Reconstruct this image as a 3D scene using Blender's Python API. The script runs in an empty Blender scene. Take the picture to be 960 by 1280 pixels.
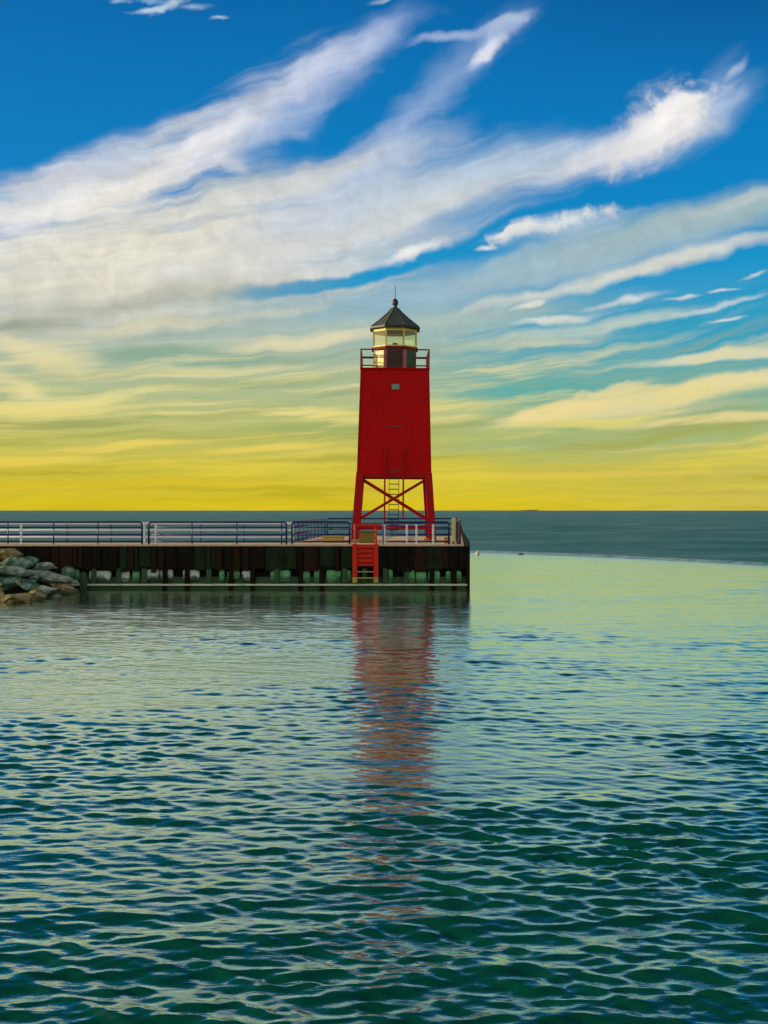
import bpy, bmesh, math, random
import numpy as np
from mathutils import Vector, Matrix, noise as mnoise

random.seed(7)
S = bpy.context.scene
COL = S.collection
EYE = 3.83                      # eye height above the water, metres
F = 1500.0                      # focal length in units of the 960-wide photograph


def P(px, py, D):
    """point at distance D that the photograph shows at px, py"""
    return Vector(((px - 480) * D / F, D, EYE - (py - 638) * D / F))


def lin(c):
    return tuple(((v / 255) / 12.92 if v / 255 <= .04045 else ((v / 255 + .055) / 1.055) ** 2.4) for v in c)


# ------------------------------------------------------------------ materials
def new_mat(name):
    m = bpy.data.materials.new(name)
    m.use_nodes = True
    nt = m.node_tree
    b = nt.nodes['Principled BSDF']
    return m, nt, b


def paint(name, col, rough=.45, var=.25, scale=3.0, dirt=None, dirt_amt=.5, dirt_scale=(1.5, 1.5, .5), metal=0., bump=.0, bscale=40, spec=.5):
    m, nt, b = new_mat(name)
    N, L = nt.nodes, nt.links
    tc = N.new('ShaderNodeTexCoord')
    n1 = N.new('ShaderNodeTexNoise'); n1.inputs['Scale'].default_value = scale; n1.inputs['Detail'].default_value = 6
    L.new(tc.outputs['Object'], n1.inputs['Vector'])
    mx = N.new('ShaderNodeMix'); mx.data_type = 'RGBA'
    mx.inputs[6].default_value = (*[c * (1 - var) for c in col], 1)
    mx.inputs[7].default_value = (*[min(1, c * (1 + var)) for c in col], 1)
    L.new(n1.outputs['Fac'], mx.inputs[0])
    out = mx.outputs[2]
    if dirt:
        mp = N.new('ShaderNodeMapping'); mp.inputs['Scale'].default_value = dirt_scale
        L.new(tc.outputs['Object'], mp.inputs['Vector'])
        n2 = N.new('ShaderNodeTexNoise'); n2.inputs['Scale'].default_value = 2.2; n2.inputs['Detail'].default_value = 8; n2.inputs['Roughness'].default_value = .65
        L.new(mp.outputs[0], n2.inputs['Vector'])
        mr = N.new('ShaderNodeMapRange'); mr.inputs[1].default_value = .5; mr.inputs[2].default_value = .72; mr.inputs[4].default_value = dirt_amt
        L.new(n2.outputs['Fac'], mr.inputs[0])
        m2 = N.new('ShaderNodeMix'); m2.data_type = 'RGBA'
        L.new(mr.outputs[0], m2.inputs[0]); L.new(out, m2.inputs[6]); m2.inputs[7].default_value = (*dirt, 1)
        out = m2.outputs[2]
    L.new(out, b.inputs['Base Color'])
    b.inputs['Roughness'].default_value = rough
    b.inputs['Metallic'].default_value = metal
    b.inputs['Specular IOR Level'].default_value = spec
    if bump:
        n3 = N.new('ShaderNodeTexNoise'); n3.inputs['Scale'].default_value = bscale; n3.inputs['Detail'].default_value = 5
        L.new(tc.outputs['Object'], n3.inputs['Vector'])
        bp = N.new('ShaderNodeBump'); bp.inputs['Strength'].default_value = bump; bp.inputs['Distance'].default_value = .03
        L.new(n3.outputs['Fac'], bp.inputs['Height']); L.new(bp.outputs[0], b.inputs['Normal'])
    return m


M = {}
M['red'] = paint('red tower paint', (.60, .0014, .0024), .6, .14, 1.3, (.36, .003, .004), .5, (2.2, 2.2, .35), bump=.15, bscale=6, spec=.12)
M['red_frame'] = paint('red frame paint', (.42, .003, .005), .55, .25, 3, (.14, .010, .006), .5, spec=.15)
M['red_bright'] = paint('bright red ladder paint', (.72, .030, .008), .5, .2, 4, (.3, .03, .01), .5, spec=.2)
M['red_dull'] = paint('dull red rail paint', (.20, .012, .012), .5, .25, 6)
M['yellow'] = paint('lantern sunset yellow', (.80, .66, .10), .5, .12, 5)  # warm low sun put into the colour of the lantern frames
M['roof'] = paint('roof metal', (.15, .175, .16), .32, .2, 5, (.07, .08, .05), .5, metal=.45)
M['black'] = paint('black iron', (.022, .017, .012), .5, .3, 9)
M['watch'] = paint('watch room boards', (.10, .085, .028), .55, .35, 6, (.02, .05, .02), .7)
M['door'] = paint('dark door', (.018, .008, .008), .5, .3, 6)
M['pink'] = paint('pale red trim', (.42, .11, .11), .5, .2, 8)
M['grey_pane'] = paint('grey green pane', (.22, .25, .21), .3, .15, 9)
M['navy'] = paint('navy rail paint', (.005, .007, .13), .35, .3, 12, (.02, .03, .06), .5)
M['bright_water_rail'] = paint('bright water rail', (.80, .82, .92), .45, .12, 6)  # bright water seen between the rails put into this pale colour
M['white'] = paint('white halo post', (.84, .84, .85), .5, .1, 8, (.4, .36, .3), .5)  # bright halo along the posts put into their white
M['sand'] = paint('sunlit deck concrete', (.70, .54, .37), .85, .2, 2, (.45, .33, .22), .6, bump=.4)
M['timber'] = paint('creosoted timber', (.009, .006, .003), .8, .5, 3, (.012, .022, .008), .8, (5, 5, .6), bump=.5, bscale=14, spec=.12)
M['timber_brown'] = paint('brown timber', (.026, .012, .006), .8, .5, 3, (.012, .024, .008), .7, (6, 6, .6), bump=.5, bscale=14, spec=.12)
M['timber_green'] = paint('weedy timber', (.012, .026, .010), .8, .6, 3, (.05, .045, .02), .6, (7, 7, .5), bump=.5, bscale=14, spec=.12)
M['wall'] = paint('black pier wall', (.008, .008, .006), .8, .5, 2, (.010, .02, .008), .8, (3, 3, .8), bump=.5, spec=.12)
M['algae'] = paint('algae covered concrete', (.022, .085, .028), .7, .6, 4, (.030, .020, .010), .8, (3, 3, 2.0), bump=.5)
M['pale_block'] = paint('pale weathered concrete', (.42, .52, .46), .75, .2, 4, (.05, .16, .07), .75, (2.5, 2.5, 2.5), bump=.4)
M['green_block'] = paint('green stained concrete', (.07, .24, .11), .7, .4, 4, (.02, .05, .02), .8, (3, 3, 2.5), bump=.4)


def stained(name, a, b_, zlo, zhi):
    '''concrete with weed growing up from the water line'''
    m, nt, b = new_mat(name)
    N, L = nt.nodes, nt.links
    tc = N.new('ShaderNodeTexCoord'); sp = N.new('ShaderNodeSeparateXYZ'); L.new(tc.outputs['Object'], sp.inputs[0])
    n = N.new('ShaderNodeTexNoise'); n.inputs['Scale'].default_value = 3.2; n.inputs['Detail'].default_value = 7; n.inputs['Roughness'].default_value = .65
    L.new(tc.outputs['Object'], n.inputs['Vector'])
    ma = N.new('ShaderNodeMath'); ma.operation = 'MULTIPLY_ADD'; ma.inputs[1].default_value = 1.1
    L.new(n.outputs['Fac'], ma.inputs[0]); L.new(sp.outputs[2], ma.inputs[2])
    mr = N.new('ShaderNodeMapRange'); mr.inputs[1].default_value = zlo + .55; mr.inputs[2].default_value = zhi + .55; mr.clamp = True
    L.new(ma.outputs[0], mr.inputs[0])
    cr = N.new('ShaderNodeValToRGB'); L.new(mr.outputs[0], cr.inputs[0])
    cr.color_ramp.elements[0].color = (.012, .035, .012, 1)
    cr.color_ramp.elements[1].color = (*a, 1)
    e = cr.color_ramp.elements.new(.45); e.color = (*b_, 1)
    L.new(cr.outputs[0], b.inputs['Base Color']); b.inputs['Roughness'].default_value = .7
    bp = N.new('ShaderNodeBump'); bp.inputs['Strength'].default_value = .6; bp.inputs['Distance'].default_value = .05
    L.new(n.outputs['Fac'], bp.inputs['Height']); L.new(bp.outputs[0], b.inputs['Normal'])
    return m


M['pale_block'] = stained('pale weathered concrete', (.62, .72, .64), (.10, .16, .10), .42, .70)
M['green_block'] = stained('green stained concrete', (.16, .50, .21), (.04, .16, .06), .25, .75)
M['shutter_green'] = paint('dark green boards', (.012, .085, .03), .5, .4, 6)
M['ledge'] = paint('pale wet ledge', (.70, .74, .56), .6, .25, 1.2, (.12, .22, .10), .75, (1.2, 4, 3), bump=.3)
M['yellow_post'] = paint('pale yellow post', (.75, .62, .22), .55, .12, 8)
M['tan'] = paint('tan concrete', (.55, .36, .10), .8, .2, 6, bump=.3)
M['olive'] = paint('olive box', (.20, .14, .02), .7, .25, 6)
M['brown_pole'] = paint('brown steel', (.14, .06, .04), .55, .3, 8)
M['yellow_green'] = paint('worn yellow paint', (.50, .38, .06), .6, .3, 8, (.10, .16, .03), .8)
M['shore'] = paint('far shore', (.10, .10, .03), .9, .2, .01)
M['buoy'] = paint('pale buoy', (.62, .55, .34), .5, .15, 8)
M['bark'] = paint('wet driftwood', (.02, .025, .02), .6, .3, 8)


def rock_mat(name, a, b_, c):
    m, nt, b = new_mat(name)
    N, L = nt.nodes, nt.links
    tc = N.new('ShaderNodeTexCoord')
    n1 = N.new('ShaderNodeTexNoise'); n1.inputs['Scale'].default_value = 2.3; n1.inputs['Detail'].default_value = 9; n1.inputs['Roughness'].default_value = .65
    L.new(tc.outputs['Object'], n1.inputs['Vector'])
    cr = N.new('ShaderNodeValToRGB'); L.new(n1.outputs['Fac'], cr.inputs[0])
    cr.color_ramp.elements[0].position = .33; cr.color_ramp.elements[0].color = (*a, 1)
    cr.color_ramp.elements[1].position = .68; cr.color_ramp.elements[1].color = (*c, 1)
    e = cr.color_ramp.elements.new(.5); e.color = (*b_, 1)
    L.new(cr.outputs[0], b.inputs['Base Color'])
    b.inputs['Roughness'].default_value = .7
    bp = N.new('ShaderNodeBump'); bp.inputs['Strength'].default_value = .8; bp.inputs['Distance'].default_value = .06
    n3 = N.new('ShaderNodeTexNoise'); n3.inputs['Scale'].default_value = 9; n3.inputs['Detail'].default_value = 8
    L.new(tc.outputs['Object'], n3.inputs['Vector']); L.new(n3.outputs['Fac'], bp.inputs['Height']); L.new(bp.outputs[0], b.inputs['Normal'])
    return m


M['rock_green'] = rock_mat('green grey rock', (.008, .020, .012), (.06, .13, .085), (.34, .48, .38))
M['rock_pale'] = rock_mat('pale rock', (.02, .045, .028), (.24, .32, .25), (.66, .68, .58))
M['rock_tan'] = rock_mat('tan wet rock', (.02, .016, .004), (.20, .16, .06), (.48, .40, .22))

# glass of the lantern
gm, nt, b = new_mat('lantern glass')
nt.nodes.remove(b)
tr = nt.nodes.new('ShaderNodeBsdfTransparent'); tr.inputs[0].default_value = (.99, .985, .84, 1)
gl = nt.nodes.new('ShaderNodeBsdfGlossy'); gl.inputs['Roughness'].default_value = .03
lw = nt.nodes.new('ShaderNodeLayerWeight'); lw.inputs[0].default_value = .2
fr = nt.nodes.new('ShaderNodeMapRange'); fr.inputs[3].default_value = .03; fr.inputs[4].default_value = .35
nt.links.new(lw.outputs['Facing'], fr.inputs[0])
ms = nt.nodes.new('ShaderNodeMixShader')
nt.links.new(fr.outputs[0], ms.inputs[0]); nt.links.new(tr.outputs[0], ms.inputs[1]); nt.links.new(gl.outputs[0], ms.inputs[2])
nt.links.new(ms.outputs[0], nt.nodes['Material Output'].inputs['Surface'])
M['glass'] = gm


# ------------------------------------------------------------------ mesh helpers
class MB:
    def __init__(s):
        s.v = []; s.f = []

    def add(s, vs, fs):
        o = len(s.v)
        s.v += [Vector(v) for v in vs]
        s.f += [[i + o for i in f] for f in fs]
        return s

    def hexa(s, lo, hi):
        """lo, hi: four corner points each, counter-clockwise from above"""
        return s.add(list(lo) + list(hi), [(3, 2, 1, 0), (4, 5, 6, 7), (0, 1, 5, 4), (1, 2, 6, 5), (2, 3, 7, 6), (3, 0, 4, 7)])

    def box(s, x0, x1, y0, y1, z0, z1, ch=0.0):
        if ch <= 0:
            return s.hexa([(x0, y0, z0), (x1, y0, z0), (x1, y1, z0), (x0, y1, z0)], [(x0, y0, z1), (x1, y0, z1), (x1, y1, z1), (x0, y1, z1)])
        bm = bmesh.new()
        bmesh.ops.create_cube(bm, size=1)
        for v in bm.verts:
            v.co = Vector(((x0 + x1) / 2 + v.co.x * (x1 - x0), (y0 + y1) / 2 + v.co.y * (y1 - y0), (z0 + z1) / 2 + v.co.z * (z1 - z0)))
        bmesh.ops.bevel(bm, geom=bm.edges[:], offset=ch, segments=2, affect='EDGES')
        bm.verts.index_update()
        s.add([v.co.copy() for v in bm.verts], [[v.index for v in f.verts] for f in bm.faces])
        bm.free()
        return s

    def bar(s, a, b, w, d=None, up=Vector((0, 0, 1))):
        """rectangular bar from a to b"""
        a, b = Vector(a), Vector(b); d = d or w
        t = (b - a).normalized()
        if abs(t.dot(up)) > .98: up = Vector((0, 1, 0))
        r = t.cross(up).normalized(); u = r.cross(t)
        q = [(-1, -1), (1, -1), (1, 1), (-1, 1)]
        lo = [a + r * (i * w / 2) + u * (j * d / 2) for i, j in q]
        hi = [b + r * (i * w / 2) + u * (j * d / 2) for i, j in q]
        return s.hexa(lo, hi)

    def tube(s, pts, r, n=8):
        pts = [Vector(p) for p in pts]
        rings = []
        ref = None
        for i, p in enumerate(pts):
            t = (pts[min(i + 1, len(pts) - 1)] - pts[max(i - 1, 0)]).normalized()
            if ref is None:
                ref = Vector((0, 0, 1)) if abs(t.z) < .9 else Vector((1, 0, 0))
            u = (ref - t * ref.dot(t)).normalized(); ref = u
            w = t.cross(u)
            rings.append([p + u * (r * math.cos(2 * math.pi * k / n)) + w * (r * math.sin(2 * math.pi * k / n)) for k in range(n)])
        vs = [v for R in rings for v in R]; fs = []
        for i in range(len(rings) - 1):
            for k in range(n):
                fs.append((i * n + k, i * n + (k + 1) % n, (i + 1) * n + (k + 1) % n, (i + 1) * n + k))
        fs.append(tuple(range(n - 1, -1, -1))); fs.append(tuple(len(vs) - n + k for k in range(n)))
        return s.add(vs, fs)

    def lathe(s, c, prof, n=16, phase=0.0):
        """prof: list of (radius, z)"""
        c = Vector(c); vs = []; fs = []
        for r, z in prof:
            for k in range(n):
                a = phase + 2 * math.pi * k / n
                vs.append(c + Vector((r * math.cos(a), r * math.sin(a), z)))
        m = len(prof)
        for i in range(m - 1):
            for k in range(n):
                fs.append((i * n + k, i * n + (k + 1) % n, (i + 1) * n + (k + 1) % n, (i + 1) * n + k))
        fs.append(tuple(range(n - 1, -1, -1))); fs.append(tuple((m - 1) * n + k for k in range(n)))
        return s.add(vs, fs)

    def build(s, name, mat, parent=None, smooth=False):
        off = parent.get('_o') if parent else None
        off = Vector(off) if off is not None else Vector()
        me = bpy.data.meshes.new(name)
        me.from_pydata([tuple(v - off) for v in s.v], [], s.f)
        me.validate(); me.update()
        me.materials.append(mat)
        if smooth:
            me.polygons.foreach_set('use_smooth', [True] * len(me.polygons))
        o = bpy.data.objects.new(name, me)
        COL.objects.link(o)
        if parent:
            root_off = parent.get('_o')
            o.parent = parent
            o['_o'] = list(root_off)          # the children of a part share the thing's origin
        return o


def tag(o, label=None, cat=None, group=None, kind=None):
    for k, v in (('label', label), ('category', cat), ('group', group), ('kind', kind)):
        if v: o[k] = v
    return o


def thing(name, label, cat, loc, group=None):
    o = bpy.data.objects.new(name, None)
    o.empty_display_size = .3
    COL.objects.link(o)
    o.location = loc; o['_o'] = list(loc)
    return tag(o, label, cat, group)


# ------------------------------------------------------------------ the lighthouse
DECK = 2.19
XC, YC = .497, 64.2
ZB, ZT = 5.73, 11.14            # bottom and top of the red cladding


def hw(z):                      # half width of the cladding at height z
    return 1.905 + (1.755 - 1.905) * (z - ZB) / (ZT - ZB)


def square(h, z):
    return [(XC - h, YC - h, z), (XC + h, YC - h, z), (XC + h, YC + h, z), (XC - h, YC + h, z)]


tower = thing('lighthouse', 'red square pyramidal lighthouse on open braced legs with dark lantern roof', 'lighthouse', (XC, YC, DECK))
nt = M['red'].node_tree; N, L = nt.nodes, nt.links; b = N['Principled BSDF']
tc = N.new('ShaderNodeTexCoord'); sp = N.new('ShaderNodeSeparateXYZ'); L.new(tc.outputs['Object'], sp.inputs[0])
sm = N.new('ShaderNodeMath'); L.new(sp.outputs[0], sm.inputs[0]); L.new(sp.outputs[1], sm.inputs[1])
cb = N.new('ShaderNodeCombineXYZ'); L.new(sm.outputs[0], cb.inputs[0]); L.new(sp.outputs[2], cb.inputs[1])
bk = N.new('ShaderNodeTexBrick'); L.new(cb.outputs[0], bk.inputs['Vector'])       # riveted plates: lap joints
bk.inputs['Color1'].default_value = (1, 1, 1, 1); bk.inputs['Color2'].default_value = (.90, .90, .90, 1); bk.inputs['Mortar'].default_value = (.62, .62, .62, 1)
bk.inputs['Scale'].default_value = 1; bk.inputs['Brick Width'].default_value = 1.22; bk.inputs['Row Height'].default_value = .92; bk.inputs['Mortar Size'].default_value = .014; bk.inputs['Mortar Smooth'].default_value = .6
src = b.inputs['Base Color'].links[0].from_socket
mu = N.new('ShaderNodeMix'); mu.data_type = 'RGBA'; mu.blend_type = 'MULTIPLY'; mu.inputs[0].default_value = 1
L.new(src, mu.inputs[6]); L.new(bk.outputs['Color'], mu.inputs[7]); L.new(mu.outputs[2], b.inputs['Base Color'])
cl = MB().hexa(square(hw(ZB), ZB), square(hw(ZT), ZT)).build('cladding', M['red'], tower)


def fp(x, z, out=0.0):          # a point on the front of the cladding
    return Vector((XC + x, YC - hw(z) - out, z))


def front_panel(x0, x1, z0, z1, out, depth=.05):
    m = MB()
    lo = [fp(x0, z0, out), fp(x1, z0, out), fp(x1, z0, -depth), fp(x0, z0, -depth)]
    hi = [fp(x0, z1, out), fp(x1, z1, out), fp(x1, z1, -depth), fp(x0, z1, -depth)]
    return m.hexa(lo, hi)


# small window, slots, hatch
w = front_panel(-.20, .27, 10.09, 10.43, .03).build('window_frame', M['black'], tower)
front_panel(-.165, .235, 10.125, 10.395, .035).build('pane', M['grey_pane'], w)
front_panel(-.42, .42, 8.17, 8.235, .02).build('slot', M['red_dull'], tower)
h = front_panel(-.46, .46, 5.76, 7.05, .012).build('hatch', M['red'], tower)
front_panel(-.34, .36, 5.90, 5.98, .02).build('hatch_handle', M['door'], h)
# belt at the foot of the cladding, corner trim
for sx in (-1, 1):
    for sy in (-1, 1):
        MB().bar((XC + sx * hw(ZB), YC + sy * hw(ZB), ZB - .05), (XC + sx * hw(ZT), YC + sy * hw(ZT), ZT - .02), .07).build('corner_trim', M['red_frame'], tower)
for a, b_ in (((-1, -1), (1, -1)), ((1, -1), (1, 1)), ((1, 1), (-1, 1)), ((-1, 1), (-1, -1))):
    hb = 1.80
    MB().bar((XC + a[0] * hb, YC + a[1] * hb, ZB - .10), (XC + b_[0] * hb, YC + b_[1] * hb, ZB - .10), .16, .18).build('girder', M['red_frame'], tower)
    hb = 1.99
    MB().bar((XC + a[0] * hb, YC + a[1] * hb, DECK + .74), (XC + b_[0] * hb, YC + b_[1] * hb, DECK + .74), .14, .17).build('tie_beam', M['red_frame'], tower)
    for flip in (0, 1):
        p, q = (a, b_) if flip == 0 else (b_, a)
        dx = .035 if flip else -.035
        nx, ny = (a[0] + b_[0]) / 2, (a[1] + b_[1]) / 2
        MB().bar((XC + p[0] * 1.77 + nx * dx, YC + p[1] * 1.77 + ny * dx, 5.52), (XC + q[0] * 2.0 + nx * dx, YC + q[1] * 2.0 + ny * dx, 3.24), .06, .13).build('cross_brace', M['red_frame'], tower)
for sx in (-1, 1):
    for sy in (-1, 1):
        lo = [(XC + sx * 2.02 + i * .19, YC + sy * 2.02 + j * .19, DECK + .12) for i, j in ((-1, -1), (1, -1), (1, 1), (-1, 1))]
        hi = [(XC + sx * 1.775 + i * .19, YC + sy * 1.775 + j * .19, ZB + .06) for i, j in ((-1, -1), (1, -1), (1, 1), (-1, 1))]
        lg = MB().hexa(lo, hi).build('leg', M['red_frame'], tower)
        MB().box(XC + sx * 2.02 - .32, XC + sx * 2.02 + .32, YC + sy * 2.02 - .32, YC + sy * 2.02 + .32, DECK, DECK + .12, .02).build('footing', M['tan'], lg)
# access ladder that hangs below the hatch
ld = MB()
for sx in (-1, 1):
    ld.bar((XC + sx * .48, YC - hw(7.05) - .06, 7.05), (XC + sx * .48, YC - hw(ZB) - .10, ZB), .085, .08)
    ld.bar((XC + sx * .48, YC - hw(ZB) - .10, ZB), (XC + sx * .48, YC - 1.98, DECK + (.12 if sx < 0 else 1.25)), .085, .08)
lad = ld.build('ladder', M['red_frame'], tower)
m = MB()
for sx in (-1, 1):
    m.bar((XC + sx * .25, YC - 1.85, ZB - .1), (XC + sx * .25, YC - 1.85, DECK + 1.0), .03)
for k in range(12):
    z = 5.46 - .265 * k
    m.bar((XC - .25, YC - 1.85, z), (XC + .25, YC - 1.85, z), .045)
m.build('rungs', M['black'], lad)

# gallery floor and railing
MB().hexa(square(1.79, ZT), square(1.83, ZT + .11)).build('gallery_floor', M['red'], tower)
gz = ZT + .11
gh = 1.77
for px_, py_ in [(-1, -1), (1, -1), (1, 1), (-1, 1), (-.31, -1), (.31, -1), (-.31, 1), (.31, 1), (-1, -.31), (-1, .31), (1, -.31), (1, .31)]:
    corner = abs(px_) == 1 and abs(py_) == 1
    MB().bar((XC + px_ * gh, YC + py_ * gh, gz), (XC + px_ * gh, YC + py_ * gh, gz + .95), .07 if corner else .085).build('railing_post', M['red_dull'] if corner else M['pink'], tower)
for zz, r in ((.95, .036), (.55, .028), (.10, .022)):
    for a, b_ in (((-1, -1), (1, -1)), ((1, -1), (1, 1)), ((1, 1), (-1, 1)), ((-1, 1), (-1, -1))):
        MB().tube([(XC + a[0] * gh, YC + a[1] * gh, gz + zz), (XC + b_[0] * gh, YC + b_[1] * gh, gz + zz)], r).build('gallery_rail', M['red_dull'], tower)

# watch room (eight sided), its door and side windows
PH = math.pi / 8
R8 = lambda a: a / math.cos(math.pi / 8)
WT = 12.36
wr = MB().lathe((XC, YC, 0), [(R8(1.12), gz), (R8(1.12), WT)], 8, PH).build('watch_room', M['watch'], tower)
MB().box(XC - .42, XC + .42, YC - 1.16, YC - 1.08, gz, WT - .1).build('door', M['door'], tower)
for sx in (-1, 1):
    MB().box(XC + sx * .46 - .05, XC + sx * .46 + .05, YC - 1.18, YC - 1.09, gz, WT - .06).build('door_jamb', M['pink'], wr)


def facet(k, ap, u0, u1, z0, z1, out, depth=.04):
    """panel on facet k of an eight sided drum with apothem ap; k = 0 faces the camera, k = 1 to its right"""
    a = -math.pi / 2 + k * math.pi / 4
    n = Vector((math.cos(a), math.sin(a), 0)); t = Vector((-n.y, n.x, 0))
    c = Vector((XC, YC, 0))
    def q(u, d, z): return c + n * (ap + d) + t * u + Vector((0, 0, z))
    return MB().hexa([q(u0, out, z0), q(u1, out, z0), q(u1, -depth, z0), q(u0, -depth, z0)], [q(u0, out, z1), q(u1, out, z1), q(u1, -depth, z1), q(u0, -depth, z1)])


f_ = facet(-1, 1.12, -.30, .30, gz + .2, WT - .1, .02).build('shutter', M['yellow'], tower)  # sunlight on the left facet put into the yellow of this panel
facet(-1, 1.12, -.09, .09, gz + .5, WT - .16, .03).build('shutter_pane', M['white'], f_)
f_ = facet(1, 1.12, -.30, .30, gz + .15, WT - .1, .02).build('shutter', M['shutter_green'], tower)
for k in (2, 3, 4, 5, 6):
    facet(k, 1.12, -.28, .28, gz + .25, WT - .15, .02).build('shutter', M['watch'], tower)
# lantern
LB, LT = 12.50, 13.42
MB().lathe((XC, YC, 0), [(R8(1.22), WT), (R8(1.24), WT + .06), (R8(1.18), WT + .12)], 8, PH).build('lantern_sill', M['red_dull'], tower)
MB().lathe((XC, YC, 0), [(R8(1.17), WT + .12), (R8(1.16), LB + .04)], 8, PH).build('lantern_curb', M['yellow'], tower)
for k in range(8):
    a = PH + k * math.pi / 4
    x, y = XC + R8(1.13) * math.cos(a), YC + R8(1.13) * math.sin(a)
    MB().bar((x, y, LB), (x, y, LT + .05), .075).build('mullion', M['yellow'] if k != 0 and k != 7 else M['yellow'], tower)
    facet(k, 1.12, -.43, .43, LB + .04, LT - .10, .0, .012).build('lantern_pane', M['glass'], tower)
    facet(k, 1.13, -.46, .46, LT - .12, LT + .06, .02, .05).build('header', M['yellow'], tower)
lm = MB().lathe((XC, YC, 0), [(.10, LB), (.10, LB + .08), (.17, LB + .12), (.17, LB + .22), (.11, LB + .28), (.03, LB + .30)], 14).build('lamp', M['black'], tower, True)
# roof
EZ = 13.46
roof = MB().lathe((XC, YC, 0), [(R8(1.15), EZ), (R8(1.30), EZ + .015), (R8(1.30), EZ + .10), (R8(1.24), EZ + .15), (R8(.80), EZ + .52), (R8(.40), EZ + .90), (R8(.18), EZ + 1.17), (R8(.10), EZ + 1.22)], 8, PH).build('roof', M['roof'], tower)
m = MB()
for k in range(8):
    a = PH + k * math.pi / 4
    d = Vector((math.cos(a), math.sin(a), 0)); c = Vector((XC, YC, 0))
    m.tube([c + d * R8(1.25) + Vector((0, 0, EZ + .15)), c + d * R8(.80) + Vector((0, 0, EZ + .53)), c + d * R8(.40) + Vector((0, 0, EZ + .91)), c + d * R8(.17) + Vector((0, 0, EZ + 1.18))], .025, 6)
m.build('roof_ribs', M['black'], roof)
MB().lathe((XC, YC, 0), [(R8(1.315), EZ - .01), (R8(1.33), EZ + .03), (R8(1.33), EZ + .10), (R8(1.305), EZ + .115)], 8, PH).build('eaves', M['black'], roof)
zb = EZ + 1.18
MB().lathe((XC, YC, 0), [(.15, zb), (.11, zb + .07), (.10, zb + .14), (.15, zb + .20), (.17, zb + .30), (.15, zb + .40), (.09, zb + .48), (.03, zb + .53)], 18).build('ventilator_ball', M['black'], tower, True)
MB().tube([(XC, YC, zb + .50), (XC, YC, zb + 1.22)], .018, 6).build('lightning_rod', M['black'], tower)
tower.rotation_euler = (0, math.radians(.45), 0)

# ------------------------------------------------------------------ the pier
YF = 58.0                       # front of the pier
xr = 4.10                       # its right end
pier = thing('pier', 'low dark pier of timber and stained concrete carrying the lighthouse', 'pier', (-10, YF, 0))
top = [(-46, YF - .06), (xr - .12, YF - .06), (xr + .02, YF + .1), (4.95, 76.2), (-3.9, 76.2), (-4.55, 60.95), (-46, 60.95)]


def slab(poly, z0, z1):
    n = len(poly)
    return MB().add([(x, y, z0) for x, y in poly] + [(x, y, z1) for x, y in poly], [tuple(range(n - 1, -1, -1)), tuple(range(n, 2 * n))] + [(i, (i + 1) % n, n + (i + 1) % n, n + i) for i in range(n)])


slab(top, DECK - .085, DECK).build('deck', M['sand'], pier)
back = [(-46, YF + .40), (xr - .08, YF + .40), (4.80, 76.0), (-3.8, 76.0), (-4.35, 60.8), (-46, 60.8)]
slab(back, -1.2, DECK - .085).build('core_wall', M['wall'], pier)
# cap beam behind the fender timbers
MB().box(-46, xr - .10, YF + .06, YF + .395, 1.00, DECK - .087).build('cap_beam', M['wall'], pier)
MB().box(1.0, xr - .25, YF - .0, YF + .06, 1.42, 1.50).build('wale', M['timber_brown'], pier)
MB().box(1.35, 3.55, YF - .02, YF + .06, 1.60, 1.66).build('wale', M['timber_brown'], pier)
x = -20.0
k = 0
while x < xr - .3:
    wd = random.choice((.22, .3, .42, .55, .62, .8)) * random.uniform(.85, 1.15)
    if not (-1.68 < x + wd / 2 < .0):
        q_ = random.random(); mt = M['timber_brown'] if q_ < .36 else M['timber_green'] if q_ < .58 else M['timber']
        d = random.uniform(-.03, .06)
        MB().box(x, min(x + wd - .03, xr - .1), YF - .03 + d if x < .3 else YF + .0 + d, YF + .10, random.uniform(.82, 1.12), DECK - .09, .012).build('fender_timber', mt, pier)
    x += wd + random.choice((0, .02, .10)); k += 1
# the lower band: piles, pale and green blocks, ledge
blocks = [(-14.30, -13.25, 'pale', .52), (-12.95, -12.35, 'pale', .5), (-12.2, -11.85, 'green', .6), (-11.65, -10.9, 'pale', .48),
          (-10.85, -10.25, 'pale', .5), (-9.75, -8.95, 'pale', .42), (-8.0, -7.75, 'green', .5), (-6.9, -6.35, 'pale', .42), (-5.5, -5.2, 'green', .5),
          (-5.1, -4.55, 'green', .5), (-7.6, -7.0, 'green', .3), (-4.1, -3.6, 'green', .55), (-3.4, -2.9, 'green', .55), (-2.8, -2.1, 'green', .62), (-1.95, -1.60, 'green', .5),
          (.95, 1.50, 'green', .6), (.2, .42, 'green', .6), (1.55, 2.05, 'green', .55), (2.15, 2.70, 'green', .62), (3.0, 3.25, 'green', .5), (3.35, 3.75, 'green', .48),
          (-17.5, -16.6, 'green', .5), (-19, -18, 'green', .5), (-15.2, -14.8, 'green', .5)]
for x0, x1, kind, h in blocks:
    zt = random.uniform(.88, .99)
    MB().box(x0, x1, YF + .16, YF + .38, zt - h - .12, zt, .05).build('wall_block', M['pale_block'] if kind == 'pale' else M['green_block'], pier)
x = -19.6
while x < xr - .2:
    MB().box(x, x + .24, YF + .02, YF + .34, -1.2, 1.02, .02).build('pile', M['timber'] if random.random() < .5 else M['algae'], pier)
    x += random.uniform(.95, 1.25)
MB().box(-46, xr - .1, YF + .08, YF + .41, -1.2, .19).build('footing', M['algae'], pier)
MB().box(-46, xr - .06, YF - .10, YF + .42, .19, .275, .02).build('ledge', M['ledge'], pier)
MB().box(-46, xr - .1, YF + .30, YF + .41, .275, .60).build('algae_strip', M['algae'], pier)
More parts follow.
